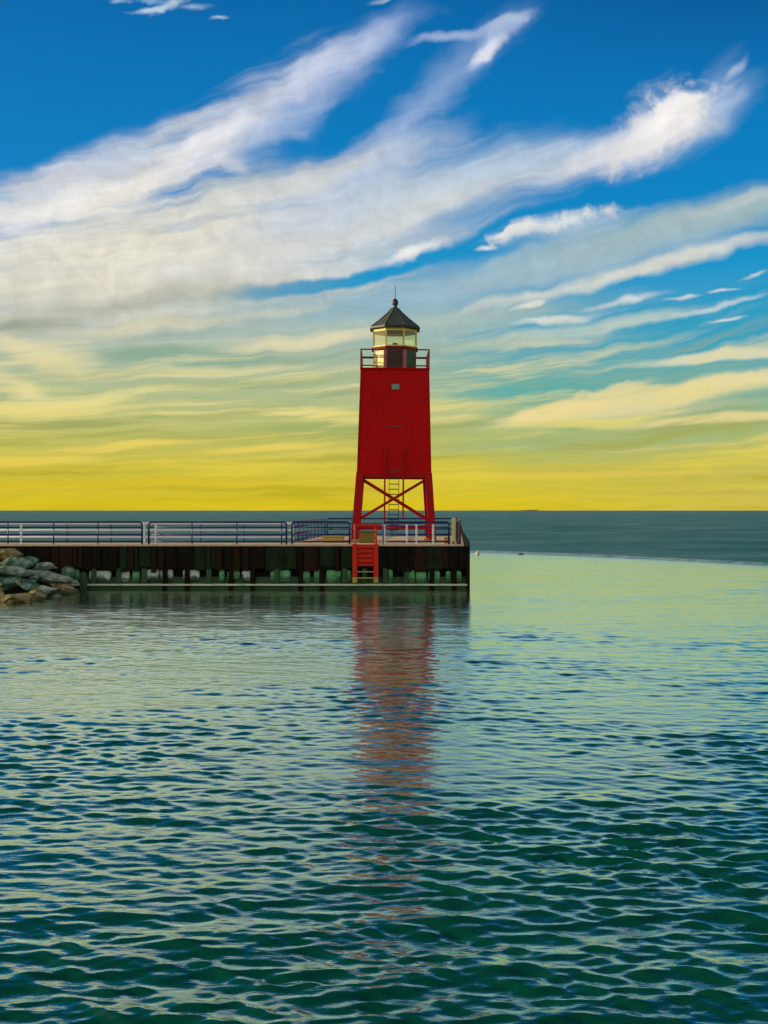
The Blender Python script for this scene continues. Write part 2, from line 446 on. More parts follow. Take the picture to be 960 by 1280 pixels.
MB().box(xr - .13, xr + .05, YF - .08, YF + .45, -1.2, DECK - .09, .03).build('corner_pile', M['timber'], pier)
# sloping corner guard
g = MB()
prof = [(xr + .06, DECK - .08), (xr + .03, DECK + .15), (xr - .14, DECK + .42), (xr - .28, DECK + .62), (xr - .33, DECK + .88), (xr - .39, DECK + .88), (xr - .36, DECK + .55), (xr - .24, DECK + .003), (xr - .24, DECK - .08)]
n = len(prof)
g.add([(px_, YF - .07, z) for px_, z in prof] + [(px_, YF + .22, z) for px_, z in prof], [tuple(range(n)), tuple(range(2 * n - 1, n - 1, -1))] + [((i + 1) % n, i, n + i, n + (i + 1) % n) for i in range(n)])
gd = g.build('corner_guard', M['black'], None)
gd.name = 'corner_guard'
tag(gd, 'dark curved steel guard rising at the right front corner of the pier', 'guard')
# re-seat its origin at its foot
o0 = Vector((xr - .1, YF + .08, DECK)); gd.data.transform(Matrix.Translation(-o0)); gd.location = o0

# red safety ladder on the pier front
XL0, XL1 = P(443.6, 0, YF).x, P(470, 0, YF).x
lad2 = thing('safety_ladder', 'bright red safety ladder fixed to the dark pier front under the tower', 'ladder', ((XL0 + XL1) / 2, YF - .15, 0))
for xx in (XL0, XL1):
    r_ = MB().box(xx - .115, xx + .115, YF - .24, YF - .07, .62, DECK + .03, .02).build('side_rail', M['red_bright'], lad2)
    MB().box(xx - .11, xx + .11, YF - .235, YF - .075, .34, .618, .02).build('rail_foot', M['yellow_green'], r_)
    MB().tube([(xx, YF - .15, DECK), (xx, YF - .15, DECK + .98)], .05).build('grab_post', M['pink'] if xx == XL0 else M['red_bright'], lad2)
MB().box(XL0, XL1 + .2, YF - .19, YF - .11, DECK + .86, DECK + .98, .015).build('grab_bar', M['red_bright'], lad2)
MB().box(XL0 + .13, XL1 - .13, YF - .15, YF - .07, 1.15, DECK + .0).build('back_plate', M['red_bright'], lad2)
for k in range(4):
    z = 1.30 + .23 * k
    MB().box(XL0 + .115, XL1 - .115, YF - .22, YF - .155, z, z + .05).build('rung', M['red_frame'], lad2)
for z in (.55, .85):
    MB().box(XL0 + .115, XL1 - .115, YF - .22, YF - .155, z, z + .05).build('rung', M['yellow_green'], lad2)


# ------------------------------------------------------------------ railings
def rail_arc(a, b, h, rad=.14):
    """rounded frame in the vertical plane through a and b (feet on the deck)"""
    a, b = Vector(a), Vector(b); t = (b - a).normalized(); up = Vector((0, 0, 1))
    pts = [a, a + up * (h - rad)]
    for k in range(1, 6):
        q = k / 5 * math.pi / 2
        pts.append(a + up * (h - rad) + t * (rad * (1 - math.cos(q))) + up * (rad * math.sin(q)))
    for k in range(0, 6):
        q = k / 5 * math.pi / 2
        pts.append(b + up * (h - rad) - t * (rad * (1 - math.sin(q))) + up * (rad * math.cos(q)))
    pts.append(b)
    return pts


def railing(label, a, b, posts, h=1.07, levels=(.82, .46, .13), group='blue railings along the pier', rad=.045, white_at=(), mat='navy'):
    a = Vector((*a, DECK)); b = Vector((*b, DECK))
    root = thing('railing', label, 'railing', a, group)
    MB().tube(rail_arc(a, b, h), rad).build('frame', M[mat], root, True)
    up = Vector((0, 0, 1))
    for lv in levels:
        MB().tube([a + up * lv, b + up * lv], rad * (.95 if lv < .7 else .75)).build('rail', M[mat], root, True)
    L = (b - a).length; t = (b - a) / L
    for s in posts:
        MB().tube([a + t * s, a + t * s + up * (h - .05)], .030).build('post', M['navy'], root, True)
    for s in white_at:
        c = a + t * s
        MB().box(c.x - .055, c.x + .055, c.y - .04, c.y + .04, DECK, DECK + h - .1, .015).build('joint_post', M['white'], root)
    return root


YR = YF + .12
X = lambda px, D=YR: (px - 480) * D / F
railing('blue railing section nearest the boulders at the left edge of the pier', (X(-160), YR), (X(177.5), YR), [X(q) - X(-160) for q in (-103, -46, 10, 67, 122.5)], white_at=[X(26.5) - X(-160)])
railing('long blue railing section in the middle of the walkway, left of the short bay', (X(186), YR), (X(358), YR), [X(q) - X(186) for q in (240, 296, 352)], white_at=[X(194.5) - X(186)])
railing('short blue railing bay just left of the red ladder and tower leg', (X(365), YR), (X(437), YR), [])
railing('blue railing in front of the lighthouse legs, up to the pier corner', (X(479.4), YR), (X(561), YR), [], white_at=[X(q) - X(479.4) for q in (480.5, 508.5, 520.5, 541.5)])
railing('railing along the far side of the narrow walkway, bright water put into its pale colour', (X(-160, 60.8), 60.8), (X(366, 60.8), 60.8), [X(q, 60.8) - X(-160, 60.8) for q in (-86, -29, 27, 84, 139, 195, 251, 305, 352)], h=.98, levels=(.64, .29), mat='bright_water_rail', rad=.06)
sa, sb = Vector((X(367, 60.9), 60.9)), Vector((-3.75, 75.9))
n_ = (sb - sa).length
railing('blue railing running away from the camera beside the pierhead left of the tower', tuple(sa), tuple(sb), [n_ * k / 8 for k in range(1, 8)], h=1.10)
railing('blue railing across the rear of the pierhead behind the tower', (-3.6, 76.0), (4.68, 76.0), [2.05, 4.1, 6.2], h=1.12)
sa, sb = Vector((X(564.5) + .1, YR + .25)), Vector((4.78, 75.8))
n_ = (sb - sa).length
railing('blue railing running back along the open right end of the pier', tuple(sa), tuple(sb), [n_ * k / 6 for k in range(1, 6)], h=1.08)
# white post that stands in the gap between two sections
wp = MB().box(X(180.6) - .05, X(180.6) + .05, YR - .05, YR + .05, 0, 1.06, .015).build('gap_post', M['white'])
for v in wp.data.vertices: v.co -= Vector((X(180.6), YR, 0))
wp.location = (X(180.6), YR, DECK)
tag(wp, 'slim white post in the gap between two blue railing sections', 'post')
# pale board and brown pole at the pier corner
yp = thing('marker_board', 'pale yellow upright board at the right corner of the railing', 'board', P(567.3, 681, YR + .05))
o0 = Vector(yp['_o']); o0.z = DECK; yp.location = o0; yp['_o'] = list(o0)
MB().box(o0.x - .10, o0.x + .09, o0.y - .03, o0.y + .03, DECK + .12, DECK + 1.28, .02).build('board', M['yellow_post'], yp)
MB().box(o0.x - .03, o0.x + .03, o0.y + .03, o0.y + .08, DECK, DECK + 1.2).build('stake', M['brown_pole'], yp)
pl = MB().tube([(0, 0, 0), (0, 0, 1.14)], .06, 10).build('pole', M['brown_pole'])
pl.location = (X(575.2), YR + .3, DECK); pl.name = 'corner_pole'
tag(pl, 'short brown steel pole beside the pale board at the pier corner', 'pole')
pl = MB().tube([(0, 0, 0), (0, 0, 1.10)], .05, 10).build('corner_pole', M['navy'])
pl.location = (X(572), YR + .1, DECK)
tag(pl, 'short navy pole between the pale board and the brown pole', 'pole')
# things on the deck
def deck_box(name, label, cat, px0, px1, h, D, depth, mat):
    x0, x1 = X(px0, D), X(px1, D)
    o = MB().box(-(x1 - x0) / 2, (x1 - x0) / 2, -depth / 2, depth / 2, 0, h, .03)
    # a lifted lid line
    o.box(-(x1 - x0) / 2 - .03, (x1 - x0) / 2 + .03, -depth / 2 - .03, depth / 2 + .03, h + .002, h + .06, .015)
    r = o.build(name, mat)
    r.location = ((x0 + x1) / 2, D, DECK)
    return tag(r, label, cat)
deck_box('concrete_block', 'low golden concrete block on the deck behind the short railing bay', 'block', 403, 430, .27, 61.5, 1.0, M['tan'])
deck_box('storage_box', 'olive brown box on the deck behind the red ladder top', 'box', 449, 470, .55, 60.4, .7, M['olive'])
deck_box('concrete_block', 'small tan block on the deck near the right end of the railing', 'block', 554, 562.5, .25, 59.5, .5, M['tan'])

# ------------------------------------------------------------------ boulders
rocks = [  # px, py (centre), width px, height px, D, tilt deg, material, label
    (6, 693, 44, 17, 57.0, -8, 'tan', 'olive tan boulder highest in the pile, against the deck edge'),
    (20, 706, 50, 20, 56.0, 6, 'green', 'grey green boulder under the topmost one at the left edge'),
    (36, 702, 32, 14, 56.8, -12, 'green', 'dark boulder with pale rim against the black pier wall'),
    (57, 709, 32, 15, 56.6, 4, 'pale', 'rounded pale boulder beside the wall, middle of the upper row'),
    (85, 715, 19, 17, 56.9, -20, 'green', 'small upright green boulder at the right end of the upper row'),
    (66, 722, 64, 13, 55.3, -13, 'pale', 'long pale slab sloping down to the water at the right'),
    (14, 714, 56, 14, 54.6, -4, 'pale', 'flat pale slab near the left edge, above the dark hollow'),
    (8, 729, 46, 16, 53.2, 5, 'green', 'green boulder below the flat slab at the left edge'),
    (36, 731, 30, 14, 52.8, -14, 'green', 'wedge shaped green boulder in the middle of the pile'),
    (56, 737, 28, 13, 53.0, 10, 'pale', 'pale boulder in the middle of the lower row'),
    (80, 736, 34, 11, 54.6, -6, 'tan', 'flat tan boulder at the right end of the lower row'),
    (-4, 746, 26, 20, 50.3, 0, 'tan', 'brown boulder cut by the left edge low in the pile'),
    (24, 749, 52, 15, 50.0, 3, 'tan', 'broad tan boulder at the water line on the left'),
    (46, 744, 24, 13, 51.2, -8, 'tan', 'yellowish boulder between the broad tan one and the pale one'),
    (70, 746, 16, 7, 53.6, 6, 'green', 'small dark green stone at the water line below the flat tan boulder'),
    (92, 727, 14, 8, 56.0, -10, 'pale', 'small pale stone at the foot of the long slab, nearest the pier ledge'),
    (46, 722, 18, 8, 54.2, 10, 'green', 'small green stone tucked under the long sloping slab'),
    (-30, 722, 60, 40, 53.5, 5, 'green', 'big green boulder beyond the left edge of the pile'),
]
def make_rock(w, h, tilt, seed, mat):
    """broken quarry stone: hull of random points, worn edges, rough faces"""
    rs = random.Random(seed)
    bm = bmesh.new()
    for k in range(17):
        d = Vector((rs.gauss(0, 1), rs.gauss(0, 1), rs.gauss(0, 1))).normalized()
        bm.verts.new(d * rs.uniform(.88, 1.12))
    hull = bmesh.ops.convex_hull(bm, input=bm.verts[:])
    bmesh.ops.delete(bm, geom=[v for v in bm.verts if not v.link_faces], context='VERTS')
    bmesh.ops.dissolve_limit(bm, angle_limit=math.radians(14), verts=bm.verts[:], edges=bm.edges[:])
    bmesh.ops.bevel(bm, geom=bm.edges[:], offset=.035, segments=1, profile=.6, affect='EDGES', clamp_overlap=True)
    bmesh.ops.triangulate(bm, faces=bm.faces[:])
    for q in range(3):
        lim = (.5, .3, .17)[q]
        ed = [e for e in bm.edges if e.calc_length() > lim]
        if ed: bmesh.ops.subdivide_edges(bm, edges=ed, cuts=1)
        bmesh.ops.triangulate(bm, faces=bm.faces[:])
    off = Vector((rs.uniform(-50, 50), rs.uniform(-50, 50), rs.uniform(-50, 50)))
    R = Matrix.Rotation(math.radians(tilt), 4, 'Y')
    for v in bm.verts:
        p = v.co.copy()
        p *= 1 + .13 * mnoise.fractal(p * 1.4 + off, .9, 2.0, 4) + .045 * mnoise.noise(p * 7 + off)
        v.co = R @ Vector((p.x * w / 2 * 1.06, p.y * max(w * .42, h * .6), p.z * h / 2 * 1.1))
    bmesh.ops.recalc_face_normals(bm, faces=bm.faces[:])
    me = bpy.data.meshes.new('boulder')
    bm.to_mesh(me); bm.free()
    me.materials.append(mat)
    return me
for i, (px_, py_, w_, h_, D, tilt, mt, lab) in enumerate(rocks):
    me = make_rock(w_ * D / F, h_ * D / F, -tilt, 100 + i, M['rock_' + mt])
    o = bpy.data.objects.new('boulder', me); COL.objects.link(o)
    o.location = P(px_, py_, D)
    tag(o, lab, 'boulder', 'boulders piled at the left end of the pier')
# hidden rubble bed that carries the pile
bed = MB()
bed.add([(-26, 57.9, 1.4), (-17.2, 57.9, .9), (-15.2, 57.9, -.3), (-15.4, 55.6, -.35), (-17.5, 50.5, -.4), (-26, 47.0, -.5), (-26, 57.9, -.5), (-21, 56.5, 1.2)],
        [(0, 7, 5), (0, 1, 7), (1, 2, 3), (1, 3, 7), (7, 3, 4), (7, 4, 5), (0, 5, 6), (6, 5, 4, 3, 2)])
tag(bed.build('rubble_bed', M['wall']), kind='structure')
# stub pile near the rocks
st = MB().lathe((0, 0, 0), [(.17, -.6), (.17, .50), (.14, .56), (.05, .60)], 12).build('mooring_stub', M['algae'], None, True)
st.location = (X(104, 57.5), 57.55, .28)
tag(st, 'short green stained stub post at the foot of the pier beside the boulders', 'post')

# ------------------------------------------------------------------ things on the lake
by = MB().lathe((0, 0, 0), [(.05, -.12), (.15, -.08), (.19, .04), (.17, .16), (.09, .24), (.04, .28), (.035, .36)], 16).build('buoy', M['buoy'], None, True)
by.location = P(597, 693, 104); by.location.z = 0
tag(by, 'tiny pale buoy floating just right of the pier end', 'buoy')
dw = MB().tube([(-.24, 0, -.03), (-.08, .02, .02), (.08, 0, .03), (.25, .03, -.02)], .07, 8).build('driftwood', M['bark'], None, True)
dw.location = (X(651, 104), 104, .02)
tag(dw, 'small dark piece of driftwood floating by the pale ripple line', 'driftwood')
# far shore
sh = MB(); pr = []
for k in range(41):
    t = k / 40
    pr.append((t, (math.sin(math.pi * t) ** .5) * (7 + 2.5 * mnoise.noise(Vector((t * 9, 0, 0)))) * (.55 if t > .62 else 1)))
xs0, xs1, Dy = X(645, 9000), X(690, 9000), 9000
vs = []; fs = []
for t, h in pr:
    xx = xs0 + (xs1 - xs0) * t
    vs += [(xx, Dy, -.5), (xx, Dy + 40, max(h, .1)), (xx, Dy + 120, -.5)]
for k in range(40):
    fs += [(3 * k, 3 * k + 3, 3 * k + 4, 3 * k + 1), (3 * k + 1, 3 * k + 4, 3 * k + 5, 3 * k + 2)]
tag(sh.add(vs, fs).build('distant_shore', M['shore']), kind='structure')

# ------------------------------------------------------------------ water
def line_y(x):                  # the ripple line between the sheltered and the open water
    d = np.clip(x - 8.4, 0, 34)
    return 110.0 - .85 * d - .030 * d ** 2 + np.where(x < 8.4, .55 * (x - 8.4), 0)


ncol = 620
s_in = np.linspace(-.56, .56, ncol)
s_out = np.array([.62, .72, .9, 1.3, 2.2, 5, 14])
s_all = np.concatenate([-s_out[::-1], s_in, s_out])
rows = [-60000, -8000, -1000, -250, -80, -30, -10, -2.0, 2.0]
y = 4.0
while y < 700:
    rows.append(y)
    yy = y + 8
    y += yy * float(np.interp(y, [14, 40, 60, 130, 220, 700], [.0016, .0020, .0026, .0034, .008, .010]))
while y < 60000:
    rows.append(y); y *= 1.25
rows.append(60000)
rows = np.array(rows)
Yg, Sg = np.meshgrid(rows, s_all, indexing='ij')
Wg = 12 + np.abs(Yg - 4)
Xg = Sg * Wg
dyl = np.gradient(rows)[:, None] * np.ones_like(Sg)
dxl = np.abs(np.gradient(s_all))[None, :] * Wg
rng = np.random.default_rng(11)


def lowfreq(x, y, lam, n, seed, aniso=1.0):
    r = np.random.default_rng(seed); out = np.zeros_like(x)
    for _ in range(n):
        a = r.uniform(0, 2 * math.pi); k = 2 * math.pi / (lam * r.uniform(.6, 1.7))
        out += np.sin(x * k * math.cos(a) / aniso + y * k * math.sin(a) + r.uniform(0, 6.28))
    return out / math.sqrt(n / 2)


dist_line = Yg - line_y(Xg)
outer = 1 / (1 + np.exp(-np.clip(dist_line / 2.2, -40, 40)))
gust = 1 + .30 * lowfreq(Xg, Yg, 5.5, 9, 3, 2.0) + .22 * lowfreq(Xg, Yg, 16, 7, 4, 2.0)
gust = np.clip(gust, .45, 1.7)
# sheltered water gets smoother towards the pier and the ripple line
shelter = np.interp(Yg, [0, 14, 24, 40, 58, 80, 120], [1.15, 1.05, .80, .62, .54, .50, .46])
amp = gust * (shelter * (1 - outer) + 1.5 * outer)
H = np.zeros_like(Xg); DX = np.zeros_like(Xg); DY = np.zeros_like(Xg)
NW = 110
for i in range(NW):
    lamb = .125 * (3.6 / .125) ** ((i + rng.uniform(0, 1)) / NW)
    k = 2 * math.pi / lamb
    th = rng.normal(0, .34 if lamb > .8 else .42) + math.radians(90 + (8 if lamb > 1 else -6))
    slope = .0225 * (1.4 if lamb < .32 else 1.1 if lamb < .45 else (.45 / lamb) ** 1.0)
    kx, ky = k * math.cos(th), k * math.sin(th)
    # leave out what the local grid cannot carry
    lim = np.maximum(np.abs(ky) * dyl, np.abs(kx) * dxl)
    keep = np.clip((1.9 - lim) / .9, 0, 1)
    ph = kx * Xg + ky * Yg + rng.uniform(0, 6.28)
    A = slope / k
    c = np.cos(ph) * keep; s_ = np.sin(ph) * keep
    H += A * c; DX -= A * math.cos(th) * s_; DY -= A * math.sin(th) * s_
chop = .80
Zg = H * amp
fade = np.clip((1500 - Yg) / 1000, 0, 1) * np.clip((Yg - 3) / 2, 0, 1)
ridge = np.exp(-(dist_line / .9) ** 2) * np.clip((80 - np.abs(Xg)) / 20, 0, 1)
Zg = Zg * fade + .16 * ridge
Xo = Xg + chop * DX * amp * fade; Yo = Yg + chop * DY * amp * fade
nr, nc = Xg.shape
verts = np.stack([Xo, Yo, Zg], -1).reshape(-1, 3).astype(np.float32)
idx = np.arange(nr * nc).reshape(nr, nc)
quads = np.stack([idx[:-1, :-1], idx[:-1, 1:], idx[1:, 1:], idx[1:, :-1]], -1).reshape(-1, 4).astype(np.int32)
me = bpy.data.meshes.new('water')
me.vertices.add(len(verts)); me.vertices.foreach_set('co', verts.ravel())
me.loops.add(quads.size); me.loops.foreach_set('vertex_index', quads.ravel())
me.polygons.add(len(quads)); me.polygons.foreach_set('loop_start', np.arange(0, quads.size, 4, dtype=np.int32))
me.polygons.foreach_set('use_smooth', np.ones(len(quads), dtype=bool))
me.update(calc_edges=True)
at = me.attributes.new('open_water', 'FLOAT', 'POINT'); at.data.foreach_set('value', outer.ravel().astype(np.float32))
at = me.attributes.new('foam', 'FLOAT', 'POINT'); at.data.foreach_set('value', (np.exp(-(dist_line / 2.0) ** 2) * np.clip((70 - np.abs(Xg)) / 20, 0, 1)).ravel().astype(np.float32))
wo = bpy.data.objects.new('water', me); COL.objects.link(wo)
tag(wo, kind='structure')

wm, nt, b = new_mat('lake water')
N, L = nt.nodes, nt.links
b.inputs['Base Color'].default_value = (.0, .050, .036, 1)
b.inputs['Specular Tint'].default_value = (.90, 1.0, .92, 1)
b.inputs['Roughness'].default_value = .05
b.inputs['IOR'].default_value = 1.38
geo = N.new('ShaderNodeNewGeometry')
mp = N.new('ShaderNodeMapping'); mp.inputs['Scale'].default_value = (1.0, 2.6, 1)
L.new(geo.outputs['Position'], mp.inputs['Vector'])
n1 = N.new('ShaderNodeTexNoise'); n1.inputs['Scale'].default_value = 3.4; n1.inputs['Detail'].default_value = 4; n1.inputs['Roughness'].default_value = .55; n1.inputs['Distortion'].default_value = .4
L.new(mp.outputs[0], n1.inputs['Vector'])
mp2 = N.new('ShaderNodeMapping'); mp2.inputs['Scale'].default_value = (.35, 1.0, 1)
L.new(geo.outputs['Position'], mp2.inputs['Vector'])
n2 = N.new('ShaderNodeTexNoise'); n2.inputs['Scale'].default_value = .45; n2.inputs['Detail'].default_value = 6; n2.inputs['Roughness'].default_value = .6
L.new(mp2.outputs[0], n2.inputs['Vector'])
ao = N.new('ShaderNodeAttribute'); ao.attribute_name = 'open_water'
af = N.new('ShaderNodeAttribute'); af.attribute_name = 'foam'
b1 = N.new('ShaderNodeBump'); b1.inputs['Strength'].default_value = .32; b1.inputs['Distance'].default_value = .03
L.new(n1.outputs['Fac'], b1.inputs['Height'])
b2 = N.new('ShaderNodeBump'); b2.inputs['Distance'].default_value = .6
ml = N.new('ShaderNodeMath'); ml.operation = 'MULTIPLY'; ml.inputs[1].default_value = .9
L.new(ao.outputs['Fac'], ml.inputs[0]); L.new(ml.outputs[0], b2.inputs['Strength'])
L.new(n2.outputs['Fac'], b2.inputs['Height']); L.new(b1.outputs[0], b2.inputs['Normal'])
L.new(b2.outputs[0], b.inputs['Normal'])
rr = N.new('ShaderNodeMapRange'); rr.inputs[3].default_value = .05; rr.inputs[4].default_value = .42
L.new(ao.outputs['Fac'], rr.inputs[0])
# ripples too small to build widen the mirror image with distance
cd = N.new('ShaderNodeSeparateXYZ'); L.new(geo.outputs['Position'], cd.inputs[0])
rd = N.new('ShaderNodeMapRange'); rd.inputs[1].default_value = 10; rd.inputs[2].default_value = 110; rd.inputs[3].default_value = .03; rd.inputs[4].default_value = .19
L.new(cd.outputs[1], rd.inputs[0]); L.new(rd.outputs[0], rr.inputs[3])
# broken foam on the ripple line
nf = N.new('ShaderNodeTexNoise'); nf.inputs['Scale'].default_value = .9; nf.inputs['Detail'].default_value = 5
L.new(geo.outputs['Position'], nf.inputs['Vector'])
m1 = N.new('ShaderNodeMapRange'); m1.inputs[1].default_value = .30; m1.inputs[2].default_value = .55
L.new(nf.outputs['Fac'], m1.inputs[0])
m2 = N.new('ShaderNodeMath'); m2.operation = 'MULTIPLY'; L.new(m1.outputs[0], m2.inputs[0]); L.new(af.outputs['Fac'], m2.inputs[1])
m3 = N.new('ShaderNodeMath'); m3.operation = 'MULTIPLY'; m3.inputs[1].default_value = .42; L.new(m2.outputs[0], m3.inputs[0])
ra = N.new('ShaderNodeMath'); ra.operation = 'MULTIPLY_ADD'; ra.inputs[1].default_value = .5; L.new(m3.outputs[0], ra.inputs[0]); L.new(rr.outputs[0], ra.inputs[2]); L.new(ra.outputs[0], b.inputs['Roughness'])
mx = N.new('ShaderNodeMix'); mx.data_type = 'RGBA'; mx.inputs[6].default_value = (.002, .072, .048, 1); bm_ = N.new('ShaderNodeMix'); bm_.data_type = 'RGBA'; bm_.inputs[6].default_value = (.002, .072, .048, 1); bm_.inputs[7].default_value = (.010, .135, .165, 1); L.new(ao.outputs['Fac'], bm_.inputs[0]); L.new(bm_.outputs[2], mx.inputs[6]); mx.inputs[7].default_value = (.62, .72, .72, 1)
L.new(m3.outputs[0], mx.inputs[0]); L.new(mx.outputs[2], b.inputs['Base Color'])
# body colour under a mirror layer: a green tint is put into the reflections
nt.nodes.remove(b)
df = N.new('ShaderNodeBsdfDiffuse'); L.new(mx.outputs[2], df.inputs[0])
gs = N.new('ShaderNodeBsdfGlossy'); gs.inputs[0].default_value = (.86, 1.0, .86, 1)
L.new(ra.outputs[0], gs.inputs['Roughness'])
fn = N.new('ShaderNodeFresnel'); fn.inputs[0].default_value = 1.5
for q in (df, gs, fn): L.new(b2.outputs[0], q.inputs['Normal'])
fo = N.new('ShaderNodeMath'); fo.operation = 'MULTIPLY'; fo.use_clamp = True
mp4 = N.new('ShaderNodeMapping'); mp4.inputs['Scale'].default_value = (.035, .055, 1); L.new(geo.outputs['Position'], mp4.inputs['Vector'])
n4 = N.new('ShaderNodeTexNoise'); n4.inputs['Scale'].default_value = 1; n4.inputs['Detail'].default_value = 7; n4.inputs['Roughness'].default_value = .7; L.new(mp4.outputs[0], n4.inputs['Vector'])
gp = N.new('ShaderNodeMapRange'); gp.inputs[1].default_value = .35; gp.inputs[2].default_value = .68; gp.inputs[3].default_value = .15; gp.inputs[4].default_value = .62; L.new(n4.outputs['Fac'], gp.inputs[0])
fm = N.new('ShaderNodeMapRange'); fm.inputs[3].default_value = 2.1; L.new(gp.outputs[0], fm.inputs[4]); L.new(ao.outputs['Fac'], fm.inputs[0])
L.new(fn.outputs[0], fo.inputs[0]); L.new(fm.outputs[0], fo.inputs[1])
mw = N.new('ShaderNodeMixShader'); L.new(fo.outputs[0], mw.inputs[0]); L.new(df.outputs[0], mw.inputs[1]); L.new(gs.outputs[0], mw.inputs[2])
L.new(mw.outputs[0], N['Material Output'].inputs['Surface'])
me.materials.append(wm)

# ------------------------------------------------------------------ sun, sky
SUN_AZ, SUN_EL = -83.0, 11.0    # degrees from the view direction (+Y), left is negative
sun = bpy.data.lights.new('sun', 'SUN'); sun.energy = 4.0; sun.angle = math.radians(.5); sun.color = (1.0, .80, .52)
so = bpy.data.objects.new('sun', sun); COL.objects.link(so)
sv = Vector((math.sin(math.radians(SUN_AZ)) * math.cos(math.radians(SUN_EL)), math.cos(math.radians(SUN_AZ)) * math.cos(math.radians(SUN_EL)), math.sin(math.radians(SUN_EL))))
so.rotation_euler = (-sv).to_track_quat('-Z', 'Y').to_euler()
so.location = (-20, 40, 25)

W = bpy.data.worlds.new('World'); S.world = W; W.use_nodes = True
nt = W.node_tree; N, L = nt.nodes, nt.links
for n in list(N): N.remove(n)
outw = N.new('ShaderNodeOutputWorld'); bg = N.new('ShaderNodeBackground'); bg.inputs['Strength'].default_value = .1
L.new(bg.outputs[0], outw.inputs['Surface'])


def sock(i, v):
    if hasattr(v, 'is_linked') or hasattr(v, 'links'): L.new(v, i)
    else: i.default_value = v


def mth(op, a, b_=None, c=None):
    n = N.new('ShaderNodeMath'); n.operation = op
    sock(n.inputs[0], a)
    if b_ is not None: sock(n.inputs[1], b_)
    if c is not None: sock(n.inputs[2], c)
    return n.outputs[0]


def mrange(v, a, b_, c, d, smooth=True):
    n = N.new('ShaderNodeMapRange'); n.interpolation_type = 'SMOOTHSTEP' if smooth else 'LINEAR'
    sock(n.inputs[0], v); n.inputs[1].default_value = a; n.inputs[2].default_value = b_; n.inputs[3].default_value = c; n.inputs[4].default_value = d
    return n.outputs[0]


def mix(f, a, b_):
    n = N.new('ShaderNodeMix'); n.data_type = 'RGBA'
    sock(n.inputs[0], f)
    for i, v in ((6, a), (7, b_)):
        if isinstance(v, tuple): n.inputs[i].default_value = (*lin(v), 1)
        else: L.new(v, n.inputs[i])
    return n.outputs[2]


tc = N.new('ShaderNodeTexCoord')
sp = N.new('ShaderNodeSeparateXYZ'); L.new(tc.outputs['Generated'], sp.inputs[0])
az = mth('ARCTAN2', sp.outputs[0], sp.outputs[1])
el = mth('MAXIMUM', mth('ARCSINE', sp.outputs[2]), 0.0)
# compass bearing and elevation, both in steps of 1/1500 radian: u to the right, v downwards with the horizon at 638
u = mth('MULTIPLY_ADD', az, F, 480.0)
v = mth('MULTIPLY_ADD', el, -F, 638.0)


def comb(a, b_, c=0.0):
    n = N.new('ShaderNodeCombineXYZ'); sock(n.inputs[0], a); sock(n.inputs[1], b_); sock(n.inputs[2], c); return n.outputs[0]


def noise(vec, detail=5, rough=.55, dist=0.0, color=False):
    n = N.new('ShaderNodeTexNoise'); L.new(vec, n.inputs['Vector']); n.inputs['Scale'].default_value = 1; n.inputs['Detail'].default_value = detail
    n.inputs['Roughness'].default_value = rough; n.inputs['Distortion'].default_value = dist
    return n.outputs['Color' if color else 'Fac']


def ramp(fac, stops, v0, v1):
    n = N.new('ShaderNodeValToRGB'); L.new(fac, n.inputs[0]); e = n.color_ramp.elements
    for i, (p, c) in enumerate(stops):
        t = (p - v0) / (v1 - v0)
        q = e[i] if i < 2 and i < len(e) else e.new(t)
        q.position = t; q.color = (*lin(c), 1)
    return n.outputs[0]


def vmath(op, a, b_):
    n = N.new('ShaderNodeVectorMath'); n.operation = op
    sock(n.inputs[0], a)
    if op == 'SCALE': sock(n.inputs[3], b_)
    else: sock(n.inputs[1], b_)
    return n.outputs['Value' if op == 'DOT_PRODUCT' else 0]


V0, V1 = -500, 640
fac = mrange(v, V0, V1, 0, 1, False)
# air colour by height
base = ramp(fac, [(-500, (4, 48, 54)), (-250, (3, 62, 80)), (-60, (2, 82, 132)), (20, (0, 100, 168)), (120, (0, 116, 184)), (250, (0, 130, 196)), (350, (16, 150, 204)), (430, (48, 160, 190)), (490, (88, 170, 165)), (540, (152, 180, 122)), (590, (198, 190, 74)), (637, (226, 200, 24))], V0, V1)
# the upper right of the sky is deeper
right = mrange(u, 520, 960, 0, 1)
topf = mth('MULTIPLY', mrange(v, 200, -40, 0, .55), mrange(v, -420, -60, 0, 1))
base = mix(mth('MULTIPLY', right, topf), base, (0, 62, 126))
# the left is warmer, the far right near the horizon paler
lo = mrange(v, 470, 637, 0, 1)
base = mix(mth('MULTIPLY', mth('MULTIPLY', mrange(u, 600, 960, 0, .55), lo), 1.0), base, (198, 188, 104))

# distorted coordinates shared by every cloud
uv = comb(u, v)
w1 = noise(vmath('SCALE', uv, 1 / 150), 3, .5, color=True)
w2 = noise(vmath('SCALE', uv, 1 / 36), 4, .55, color=True)
Pw = vmath('ADD', uv, vmath('MULTIPLY', vmath('SUBTRACT', w1, (.5, .5, .5)), comb(110.0, mrange(v, 330, 560, 46, 12))))
Pw = vmath('ADD', Pw, vmath('MULTIPLY', vmath('SUBTRACT', w2, (.5, .5, .5)), comb(26.0, mrange(v, 330, 560, 12, 4))))
spw = N.new('ShaderNodeSeparateXYZ'); L.new(Pw, spw.inputs[0])
P1 = comb(spw.outputs[0], spw.outputs[1], 1.0)
